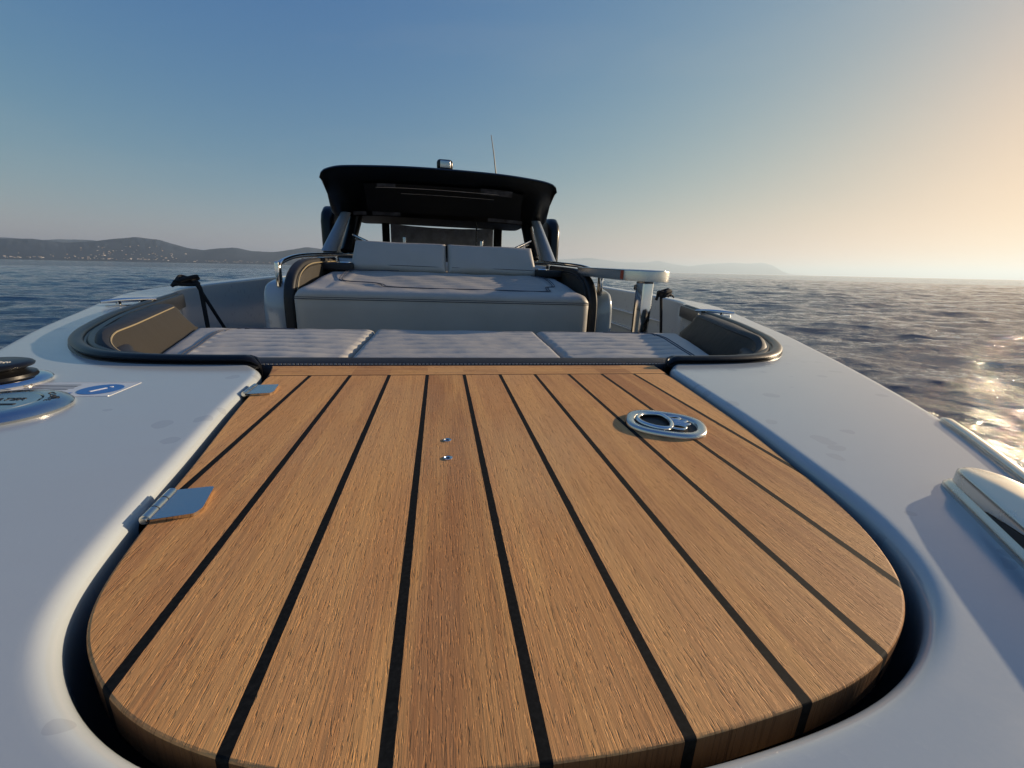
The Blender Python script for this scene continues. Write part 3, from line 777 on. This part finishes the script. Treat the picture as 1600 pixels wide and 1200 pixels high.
# ------------------------------------------------------------------ hardtop
yl, yu, ye = 3.72, 4.32, 6.6
def top_ring():
    top = [aty(*p, yl) for p in ((499, 275), (502, 266), (515, 260.5), (540, 257.5), (620, 258.8), (695, 263.5), (780, 271.5), (835, 280), (858, 285.5), (868, 291), (870, 299))]
    return top
tr_ = resample(catmull(top_ring(), 6), .03)
ntp = len(tr_)
und = [aty(*p, yu) for p in ((517, 327), (521, 334), (532, 338), (560, 337), (600, 338), (690, 343), (780, 349), (830, 354), (845, 353), (852, 350), (854, 343))]
un_ = catmull(und, 6)
Lr = [0]
def resn(P, n):
    L = [0]
    for a, b in zip(P, P[1:]): L.append(L[-1]+(b-a).length)
    out = []; j = 0
    for k in range(n):
        s = L[-1]*k/(n-1)
        while j < len(L)-2 and L[j+1] < s: j += 1
        out.append(P[j].lerp(P[j+1], (s-L[j])/max(1e-9, L[j+1]-L[j])))
    return out
tr_ = resn(tr_, 60); un_ = resn(un_, 60)
midc = Vector((.06, 0, 0))
lip = [p+Vector((0, -.012, -.012)) for p in tr_]
lip2 = [Vector(((p.x-.06)*.985+.06, yl+.02, p.z-.030)) for p in tr_]
inn = [p.lerp(q, .45)+Vector((0, .03, .012)) for p, q in zip(lip2, un_)]
inn2 = [p.lerp(q, .92) for p, q in zip(inn, un_)]
ceil = [Vector(((q.x-.06)*.99+.06, yu+.12, q.z+.06)) for q in un_]
ceil2 = [Vector(((q.x-.06)*1.12+.06, ye, .745+(q.z-.62)*.3)) for q in un_]
back = [Vector(((p.x-.06)*1.18+.06, ye+.05, .86+(p.z-.85)*.4)) for p in tr_]
mid1 = [Vector(((p.x-.06)*1.04+.06, 4.4, p.z+.045)) for p in tr_]
mid2 = [Vector(((p.x-.06)*1.12+.06, 5.4, p.z+.02)) for p in tr_]
hv_ = loft([mid2, mid1, tr_, lip, lip2, inn, inn2, un_, ceil, ceil2, back, mid2])
hard = obj('hardtop', (hv_[0], hv_[1], [1 if (k//59) in (7, 8) else 0 for k in range(len(hv_[1]))]), [BLKP, BLKM], boat, smooth=50)
# side cheeks close the shell at left and right
for e in (0, -1):
    V = [mid2[e], mid1[e], tr_[e], lip2[e], inn[e], inn2[e], un_[e], ceil[e], ceil2[e], back[e]]
    obj('side_cheek', (V, [tuple(range(len(V)))]), BLKP, hard, smooth=0)
# recessed sunroof panel in the underside with its two bright strips, and small overhead patches
def onund(u, v):   # point on the undercut, u 0..1 across, v 0..1 lip -> screen head
    i = min(58, max(0, u*59)); k = int(i); f = i-k
    a = lip2[k].lerp(lip2[k+1], f); b = inn[k].lerp(inn[k+1], f); c = inn2[k].lerp(inn2[k+1], f)
    p = a.lerp(b, v/.45) if v < .45 else b.lerp(c, (v-.45)/.55)
    return p+Vector((0, -.012, -.012))
def upanel(u0, u1, v0, v1, n=12):
    return loft([[onund(u0+(u1-u0)*k/n, v0+(v1-v0)*j/6) for k in range(n+1)] for j in range(7)])
obj('roof_panel', upanel(.17, .85, .24, .9), BLKM, hard)
obj('bright_strip', join(tube([onund(.22+.52*k/12, .30)+Vector((0, -.02, -.01)) for k in range(13)], .0022, 6), tube([onund(.32+.40*k/12, .42)+Vector((0, -.02, -.01)) for k in range(13)], .0014, 6)), CHR2, hard)
GPATCH = plain('grey_patch', (0.12, 0.12, 0.13), 0.25, var=0.6)
for u0, u1, v0, v1 in ((.225, .30, .22, .30), (.66, .80, .20, .33), (.11, .165, .88, .97), (.19, .31, .88, .97), (.70, .86, .88, .97)):  # grey patches; those by the screen head put reflections into the colour
    o = obj('overhead_patch', upanel(u0, u1, v0, v1, 6), GPATCH, hard); 
    for v in o.data.vertices: v.co += Vector((0, -.006, -.006))
for s in (-1, 1):
    yz = [(5.2, .24), (5.2, .62), (5.25, .72), (5.35, .78), (5.6, .80), (6.1, .78), (6.2, .24)]
    xo = .07+s*1.36
    obj('rear_fin', extrude_x(yz, xo, xo-s*.14, .055, 5), BLKP, hard, smooth=50)
sl = aty(695, 259, 4.0)
slt = obj('search_light', box(sl, (.135, .12, .085), .03, 4), BLKP, hard, smooth=50)
obj('lens', box(sl+Vector((.004, -.058, .0)), (.085, .012, .058), .004), CHR2, slt)
at0, at1 = aty(776, 272, 4.6), aty(767.5, 211, 4.6)
obj('antenna', tube([at0-Vector((0, 0, .05)), at0.lerp(at1, .5), at1], lambda t: .007-.0035*t, 6), DKG, hard)

# windscreen
ws = obj('windscreen', box((.06, 4.18, .245), (1.96, .05, .05), .012), DKG, boat)
for x0, y0, a, x1, y1, b, r in ((558, 336, 4.35, 546, 392, 4.15, .020), (826, 352, 4.35, 839, 400, 4.15, .018)):
    obj('frame_bar', tube([aty(x0, y0, a), aty(x1, y1, b)], r, 8), DKG, ws)
for s, (a, b) in ((-1, ((541, 332), (514, 392))), (1, ((837, 346), (858, 408)))):
    p, q = aty(*a, 4.25), aty(*b, 3.95)
    d = (q-p).normalized(); w = Vector((.5, 0, 0))
    rings = []
    for k in range(13):
        c = p.lerp(q, k/12); hw_ = .042+.018*k/12
        rings.append([c+Vector((math.cos(t)*hw_, math.sin(t)*hw_*1.6, 0)) for t in [2*math.pi*m/20 for m in range(20)]])
    obj('pillar', loft(rings, True, True, True), GREYP, ws, smooth=60)
    p2 = p+Vector((-s*.07, .16, .02)); q2 = q+Vector((-s*.10, .22, 0))
    obj('pillar_shroud', tube([p2, p2.lerp(q2, .5), q2], .055, 12), BLKP, ws)
obj('mullion', tube([aty(745, 338, 4.3), aty(744, 386, 4.15)], .007, 8), CHR2, ws)
t_ = NT('tinted_glass'); t_.set(Transmission_Weight=1.0, IOR=1.02, Specular_IOR_Level=0.6); t_.done((0.86, 0.88, 0.90), 0.0)
gl = [[aty(548, 336, 4.34), aty(690, 343, 4.36), aty(833, 352, 4.34)], [aty(524, 394, 4.14), aty(690, 396, 4.16), aty(848, 404, 4.14)]]
glp = obj('pane', loft([[p for p in gl[0]], [p for p in gl[1]]]), t_.m, ws)
# helm seats and aft bulkhead seen through the screen
for x0, x1 in ((-.62, -.02), (.08, .70)):
    hs = obj('helm_seat', box(((x0+x1)/2, 6.05, .08), (x1-x0, .16, .78), .06, 4), DKG, boat, smooth=50)
    obj('seat_cushion_base', box(((x0+x1)/2, 5.75, .05), (x1-x0, .5, .14), .05, 4), BLK, hs)
obj('aft_screen', join(box((-.74, 6.45, .46), (.10, .05, .74), .01), box((.84, 6.45, .46), (.12, .05, .74), .01), box((.05, 6.46, .30), (1.5, .05, .12), .01)), BLKM, boat)
obj('aft_curtain', loft([[Vector((-.68+1.46*k/30, 6.50+.012*math.sin(k*1.3),   .742-.025*math.sin(math.pi*k/30)-.32*j/4)) for k in range(31)] for j in range(5)]), plain('grey_canvas', (0.62, 0.65, 0.70), 0.8, var=0.25), boat)
for p in ((632, 378), (752, 384)):
    obj('screen_post', box(aty(*p, 4.5), (.03, .03, .10), .005), CHR2, boat)

# bulwark fittings on the inner side of the right hand wall
for z in (-.20, -.36):
    obj('bulwark_rib', box((CX+1.83, 4.6, z), (.05, 2.6, .018), .006), GEL, boat)

# ------------------------------------------------------------------ table on its chrome leg
tb = thing('side_table', 'narrow chrome edged table with rounded end on a flat chrome leg beside the sun pad', 'table', (1.06, 2.35, -.6))
th_ = .056; zt_ = .238
def stadium(xc, y0, y1, r, n=26):
    P = [(xc+r*math.cos(a), y0+r*math.sin(a)) for a in [math.pi+math.pi*k/n for k in range(n+1)]]
    P += [(xc+r*math.cos(a), y1+r*math.sin(a)) for a in [math.pi*k/n for k in range(n+1)]]
    return P
ang = R_(8)
def rotp(P, c, a): return [(c[0]+(x-c[0])*math.cos(a)-(y-c[1])*math.sin(a), c[1]+(x-c[0])*math.sin(a)+(y-c[1])*math.cos(a)) for x, y in P]
o0 = rotp(stadium(1.085, 2.20, 2.95, .128), (1.085, 2.20), R_(0))
obj('table_top', slab(o0, zt_-th_, zt_, .006, 4), CHR2, tb, smooth=35)
obj('inlay', slab(rotp(stadium(1.085, 2.20, 2.95, .116), (1.085, 2.20), R_(0)), zt_-.002, zt_+.0012, .001, 2), GEL, tb)
obj('leg', box((1.105, 2.22, -.20), (.062, .10, .76), .012, 4), CHR, tb, smooth=50)
obj('foot_plate', slab(superell((1.105, 2.22), .11, .11, 0, 40, 2), -.6, -.585, .004), CHR2, tb)
obj('red_reflection', box((.9565, 2.20, .210), (.004, .03, .045), .001), plain('orange_red_reflection', (0.45, 0.06, 0.015), 0.4), tb)  # red reflection on the table edge, painted as a small plate

# ------------------------------------------------------------------ mooring ropes
def knot(c, r, n, rr, seed, flat=.6):
    rs = np.random.default_rng(seed); P = []
    for k in range(n):
        a = k*2.1+rs.uniform(-.3, .3); P.append(Vector(c)+Vector((math.cos(a)*r[0]*rs.uniform(.55, 1), math.sin(a)*r[1]*rs.uniform(.55, 1), r[2]*(.5+.5*math.sin(k*1.7+seed))*rs.uniform(.5, 1))))
    return tube(resample(catmull(P, 8), .008), rr, 8)
ya = 2.95
rp = thing('mooring_rope', 'black mooring rope looped over the left gunwale with two ends hanging inside', 'rope', aty(300, 446, ya))
c = aty(292, 441, ya)
obj('knot', knot(c+Vector((0, 0, -.015)), (.075, .06, .055), 12, .011, 3), ROPE, rp)
obj('tail', join(tube(resample(catmull([aty(303, 438, ya), aty(312, 449, ya-.02), aty(317, 470, ya-.02), aty(325, 512, ya-.05), aty(328, 530, ya-.05)], 8), .02), .012, 8),
    tube(resample(catmull([aty(304, 439, ya), aty(314, 455, ya-.02), aty(330, 480, ya), aty(352, 514, ya+.05), aty(360, 526, ya+.05)], 8), .02), .0105, 8),
    tube(resample(catmull([aty(296, 439, ya), aty(280, 440, ya), aty(268, 447, ya-.03)], 8), .01), .010, 8),
    tube(resample(catmull([aty(270, 446, ya-.02), aty(276, 438, ya), aty(290, 434.5, ya), aty(300, 437, ya), aty(306, 444, ya)], 8), .01), .011, 8)), ROPE, rp)
yb_ = 3.0
rp2 = thing('mooring_rope', 'black mooring rope knotted on the right gunwale nearest the table leg, one end hanging inside', 'rope', aty(1036, 462, yb_))
obj('knot', knot(aty(1036, 463, yb_), (.06, .05, .06), 13, .011, 5), ROPE, rp2)
obj('tail', join(tube([aty(1033, 463, yb_), aty(1033, 490, yb_), aty(1032.5, 530, yb_)], .011, 8), tube(catmull([aty(1040, 457, yb_), aty(1047, 459, yb_), aty(1053, 465, yb_)], 6), .006, 6), tube(catmull([aty(1029, 455, yb_), aty(1027, 464, yb_), aty(1025, 469, yb_)], 6), .011, 8)), ROPE, rp2)
rp3 = thing('mooring_rope', 'small black rope knot on the far right gunwale, seen left of the table leg', 'rope', aty(997, 452, 4.2))
obj('knot', knot(aty(997, 452, 4.2), (.05, .05, .05), 10, .011, 8), ROPE, rp3)

# ------------------------------------------------------------------ sea
def build_sea():
    az = np.concatenate([np.linspace(-95, 95, 760), np.linspace(100, 260, 60)])*math.pi/180   # from +Y towards +X
    r = np.concatenate([np.geomspace(1.6, 260, 640), np.geomspace(275, 12000, 90)])
    A, Rr = np.meshgrid(az, r)
    x = Rr*np.sin(A); y = Rr*np.cos(A); z = np.zeros_like(x)
    spac = np.maximum(np.gradient(r)[:, None], 0.0)+np.zeros_like(x)
    spac = np.maximum(spac*0.8, Rr*0.0035)
    wd = R_(188)
    NW = 210
    for k in range(NW):
        lam = 0.22*(9.0/0.22)**((k+rng.random())/NW); th = wd+rng.normal(0, .5); kx, ky = math.sin(th)*2*math.pi/lam, math.cos(th)*2*math.pi/lam
        amp = 0.142*math.sqrt(2/NW)*lam/(2*math.pi)*rng.uniform(.5, 1.4)*(1.0 if lam < 4 else .75); ph = rng.uniform(0, 6.28)
        fade = np.clip((lam/spac-1.9)/2.0, 0, 1)
        q = kx*x+ky*y+ph
        z -= amp*fade*(np.sin(q)+.42*np.sin(2*q)+.2*np.sin(3*q))        # long back, short steep front
    z -= Rr**2/(2*6.371e6)          # the curve of the earth: the sea ends at its true horizon
    n = len(az); V = np.stack([x, y, z], -1).reshape(-1, 3)
    m = len(r)
    idx = np.arange(m*n).reshape(m, n)
    nxt = np.roll(idx, -1, axis=1)
    quads = np.stack([idx[:-1], nxt[:-1], nxt[1:], idx[1:]], -1).reshape(-1, 4)
    quads = quads[:, ::-1]
    me = bpy.data.meshes.new('sea')
    me.vertices.add(len(V)); me.vertices.foreach_set('co', V.ravel())
    me.loops.add(quads.size); me.loops.foreach_set('vertex_index', quads.ravel())
    me.polygons.add(len(quads)); me.polygons.foreach_set('loop_start', np.arange(0, quads.size, 4)); me.polygons.foreach_set('loop_total', np.full(len(quads), 4))
    me.polygons.foreach_set('use_smooth', np.ones(len(quads), bool))
    me.update(calc_edges=True); me.validate()
    me.materials.append(make_sea())
    o = bpy.data.objects.new('sea', me); C.objects.link(o); o['kind'] = 'structure'
    return o
build_sea()

# ------------------------------------------------------------------ coast hills
def horizon_y(px): return 404+33.0*px/1600
def ridge(name, pts, D, depth, mat, jag, seed, shore=0.0, zoff=0.0):
    """skyline given as (px, pixels above the horizon); terrain of real size at distance D with its own depth"""
    rs = np.random.default_rng(seed)
    P = resn([Vector((a, b, 0)) for a, b in pts], 260) if False else None
    xs = np.array([p[0] for p in pts], float); hs = np.array([p[1] for p in pts], float)
    PX = np.linspace(xs[0], xs[-1], 420); HS = np.interp(PX, xs, hs)
    k = np.hanning(9); k /= k.sum(); HS = np.convolve(np.pad(HS, 4, 'edge'), k, 'valid')
    rows = 26; V = []; Fc = []
    n1 = rs.normal(0, 1, (rows+1, 420))
    for _ in range(3): n1 = (n1+np.roll(n1, 1, 1)+np.roll(n1, -1, 1)+np.roll(n1, 1, 0)+np.roll(n1, -1, 0))/5*1.6
    lat = 0
    for j in range(rows+1):
        t = j/rows
        for i in range(420):
            w0 = wdir(PX[i], horizon_y(PX[i])); w0.z = 0; L = w0.length; w0 /= L
            dd = D+depth*t
            pr = math.sin(min(1, t/.72)*math.pi/2)**1.15 if t < .72 else math.cos((t-.72)/.28*math.pi/2)**.6
            w1 = wdir(PX[i], horizon_y(PX[i])-HS[i]); el = w1.z/math.hypot(w1.x, w1.y)
            hh = max(0, el*(D+depth*.72)*pr*(1+.035*jag*n1[j, i]*(t*(1-t)*2.2 if t < .6 else .1)))
            V.append((w0.x*dd, w0.y*dd, hh-2.0 if j in (0, rows) else hh))
    for j in range(rows):
        for i in range(419): Fc.append((j*420+i, j*420+i+1, (j+1)*420+i+1, (j+1)*420+i))
    o = obj(name, (V, Fc), mat, None, kind='structure', boat=False, smooth=180)
    return np.array(V).reshape(rows+1, 420, 3)
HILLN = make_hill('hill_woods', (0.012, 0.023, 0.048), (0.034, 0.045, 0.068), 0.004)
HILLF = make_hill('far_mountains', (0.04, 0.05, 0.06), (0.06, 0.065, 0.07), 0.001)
near = [(-260, 30), (-100, 34), (0, 31), (60, 32), (110, 27), (160, 31), (190, 35), (222, 38), (255, 34), (300, 22), (322, 20), (345, 23), (371, 25), (395, 20), (430, 19), (462, 24), (482, 28), (520, 23), (560, 14), (620, 8), (700, 3)]
hv = ridge('hills', near, 5200, 1800, HILLN, 1.0, 4)
ridge('hills', [(-200, 36), (-60, 33), (20, 33), (70, 30), (100, 32), (150, 32), (200, 25), (300, 18), (420, 10)], 8500, 2500, HILLN, .6, 9)
ridge('hills', [(700, 4), (780, 9), (850, 15), (880, 17), (920, 20), (945, 17), (975, 14), (1010, 15), (1025, 18), (1050, 13), (1075, 10), (1100, 14), (1140, 17), (1165, 16), (1190, 18), (1205, 14), (1222, 5), (1235, 1), (1260, .5)], 24000, 3000, HILLF, .7, 5)

# houses of the town on the slope: far off, each a small gabled block
HW_ = [plain('house_wall_pale', (0.30, 0.28, 0.25), 0.8), plain('house_wall_warm', (0.55, 0.40, 0.28), 0.8), plain('house_wall_white', (0.45, 0.43, 0.40), 0.7)]
ROOF = plain('terracotta_roof', (0.30, 0.14, 0.08), 0.9)
def house_mesh(w, d, h, wm):
    V = [(-w/2, -d/2, -3), (w/2, -d/2, -3), (w/2, d/2, -3), (-w/2, d/2, -3), (-w/2, -d/2, h), (w/2, -d/2, h), (w/2, d/2, h), (-w/2, d/2, h), (-w/2, 0, h+d*.22), (w/2, 0, h+d*.22)]
    Fc = [(0, 1, 5, 4), (1, 2, 6, 5), (2, 3, 7, 6), (3, 0, 4, 7), (4, 5, 9, 8), (6, 7, 8, 9), (5, 6, 9), (7, 4, 8)]
    me = bpy.data.meshes.new('coast_house'); me.from_pydata(V, [], Fc); me.materials.append(wm); me.materials.append(ROOF)
    me.polygons.foreach_set('material_index', [0, 0, 0, 0, 1, 1, 0, 0]); me.update(); return me
HM = [house_mesh(16, 12, 7, HW_[0]), house_mesh(24, 13, 9, HW_[2]), house_mesh(14, 11, 7, HW_[1]), house_mesh(34, 14, 10, HW_[0])]
rh = random.Random(21)
for k in range(190):
    if k < 60: i = int(rh.gauss(205, 20)); j = int(rh.triangular(1, 9, 3))      # denser village on the mid slope
    elif k < 120: i = int(rh.uniform(60, 330)); j = int(rh.triangular(1, 5, 1))
    else: i = int(rh.uniform(70, 330)); j = 1
    i = max(0, min(418, i)); j = max(1, j)
    f, g2_ = rh.random(), rh.random()
    p = Vector(hv[j, i]).lerp(Vector(hv[j, i+1]), f).lerp(Vector(hv[j+1, i]), g2_*.8)
    o = bpy.data.objects.new('coast_house', HM[rh.choice([0, 0, 1, 2, 3])] if k < 120 else HM[rh.choice([0, 1, 3, 3])]); C.objects.link(o)
    o.location = p; o.rotation_euler = (0, 0, math.atan2(-p.x, p.y)+rh.uniform(-.6, .6)); s_ = rh.uniform(.3, .65); o.scale = (s_,)*3
    o['label'] = 'tiny pale house among many on the hazy coastal hillside across the water'; o['category'] = 'house'; o['group'] = 'houses on the distant coastal hillside'

# ------------------------------------------------------------------ air between here and the far shore
hm = bpy.data.materials.new('haze_air'); hm.use_nodes = True
hn_t = hm.node_tree; hn_t.nodes.remove(hn_t.nodes['Principled BSDF'])
pv = hn_t.nodes.new('ShaderNodeVolumePrincipled'); pv.inputs['Color'].default_value = (0.69, 0.85, 0.98, 1); pv.inputs['Density'].default_value = HAZE
pv.inputs['Anisotropy'].default_value = 0.35
hn_t.links.new(pv.outputs[0], hn_t.nodes['Material Output'].inputs['Volume'])
hz = obj('haze', box((0, 0, 253), (130000, 130000, 534)), hm, None, kind='stuff', smooth=0, boat=False)

# ------------------------------------------------------------------ light
SUN_AZ, SUN_EL = 74.0, 13.0          # degrees right of the boat's long axis, above the horizon
w = bpy.data.worlds.new('World'); sc.world = w; w.use_nodes = True
nt = w.node_tree; bg = nt.nodes['Background']; sky = nt.nodes.new('ShaderNodeTexSky')
sky.sky_type = 'NISHITA'; sky.sun_disc = False
sky.sun_elevation = R_(SUN_EL); sky.sun_rotation = R_(SUN_AZ)
sky.air_density = 1.0; sky.dust_density = 0.6; sky.ozone_density = 6.0; sky.altitude = 0
sp_ = nt.nodes.new('ShaderNodeSeparateColor'); cb_ = nt.nodes.new('ShaderNodeCombineColor'); nt.links.new(sky.outputs[0], sp_.inputs[0])
for ch, (g_, k_, p_) in enumerate(((7.2, 6.4, 1.42), (2.65, 3.0, 1.12), (5.8, 12.9, 1.0))):       # soft shoulder: the bright aureole rolls off instead of clipping
    q_ = nt.nodes.new('ShaderNodeMath'); q_.operation = 'MULTIPLY'; q_.inputs[1].default_value = 0.1
    w_ = nt.nodes.new('ShaderNodeMath'); w_.operation = 'POWER'; w_.inputs[1].default_value = p_
    a_ = nt.nodes.new('ShaderNodeMath'); a_.operation = 'MULTIPLY_ADD'; a_.inputs[1].default_value = k_; a_.inputs[2].default_value = 1.0
    b_ = nt.nodes.new('ShaderNodeMath'); b_.operation = 'MULTIPLY'; b_.inputs[1].default_value = g_*10
    c_ = nt.nodes.new('ShaderNodeMath'); c_.operation = 'DIVIDE'
    e_ = nt.nodes.new('ShaderNodeMath'); e_.operation = 'SUBTRACT'; e_.inputs[1].default_value = 1.35      # round the sun itself the glow stays bright
    m_ = nt.nodes.new('ShaderNodeMath'); m_.operation = 'MAXIMUM'; m_.inputs[1].default_value = 0.0
    s_n = nt.nodes.new('ShaderNodeMath'); s_n.operation = 'MULTIPLY_ADD'; s_n.inputs[1].default_value = 10*(0.75, 0.6, 0.42)[ch]
    nt.links.new(q_.outputs[0], e_.inputs[0]); nt.links.new(e_.outputs[0], m_.inputs[0]); nt.links.new(m_.outputs[0], s_n.inputs[0]); nt.links.new(c_.outputs[0], s_n.inputs[2])
    for x_, y_ in ((sp_.outputs[ch], q_.inputs[0]), (q_.outputs[0], w_.inputs[0]), (w_.outputs[0], a_.inputs[0]), (w_.outputs[0], b_.inputs[0]), (b_.outputs[0], c_.inputs[0]), (a_.outputs[0], c_.inputs[1]), (s_n.outputs[0], cb_.inputs[ch])):
        nt.links.new(x_, y_)
tc_ = nt.nodes.new('ShaderNodeTexCoord'); mp_ = nt.nodes.new('ShaderNodeMapping'); mp_.inputs['Scale'].default_value = (1.2, 1.2, 5.0); mp_.inputs['Rotation'].default_value = (0.25, -0.30, 0.2)
nt.links.new(tc_.outputs['Generated'], mp_.inputs['Vector'])
nc_ = nt.nodes.new('ShaderNodeTexNoise'); nc_.inputs['Scale'].default_value = 1.5; nc_.inputs['Detail'].default_value = 9; nc_.inputs['Roughness'].default_value = 0.55; nc_.inputs['Distortion'].default_value = 0.5
nt.links.new(mp_.outputs[0], nc_.inputs['Vector'])
rc_ = nt.nodes.new('ShaderNodeMapRange'); rc_.inputs['From Min'].default_value = 0.5; rc_.inputs['From Max'].default_value = 0.85; rc_.inputs['To Max'].default_value = 0.12
nt.links.new(nc_.outputs['Fac'], rc_.inputs['Value'])
mc_ = nt.nodes.new('ShaderNodeMix'); mc_.data_type = 'RGBA'; mc_.inputs[7].default_value = (4.3, 4.3, 4.2, 1)
nt.links.new(rc_.outputs[0], mc_.inputs[0]); nt.links.new(cb_.outputs[0], mc_.inputs[6])
nt.links.new(mc_.outputs[2], bg.inputs['Color']); bg.inputs['Strength'].default_value = 0.083
ld = bpy.data.lights.new('sun', 'SUN'); ld.energy = 5.0; ld.angle = R_(0.6); ld.color = (1.0, 0.79, 0.55)
lo = bpy.data.objects.new('sun', ld); C.objects.link(lo)
sd = Vector((math.sin(R_(SUN_AZ))*math.cos(R_(SUN_EL)), math.cos(R_(SUN_AZ))*math.cos(R_(SUN_EL)), math.sin(R_(SUN_EL))))
lo.rotation_euler = sd.to_track_quat('Z', 'Y').to_euler(); lo.location = sd*200

# ------------------------------------------------------------------ camera
cd = bpy.data.cameras.new('camera'); cam = bpy.data.objects.new('camera', cd); C.objects.link(cam)
M4 = Matrix([list(RC[0])+[0], list(RC[1])+[0], list(RC[2])+[0], [0, 0, 0, 1]])
cam.matrix_world = T @ Matrix.Translation((0, 0, H)) @ M4
cd.sensor_fit = 'HORIZONTAL'; cd.sensor_width = 36; cd.lens = 36*F/1600; cd.clip_start = 0.01; cd.clip_end = 100000
sc.camera = cam
sc.view_settings.view_transform = 'Standard'; sc.view_settings.look = 'None'; sc.view_settings.exposure = 0.36; sc.view_settings.gamma = 1
sc.cycles.max_bounces = 8
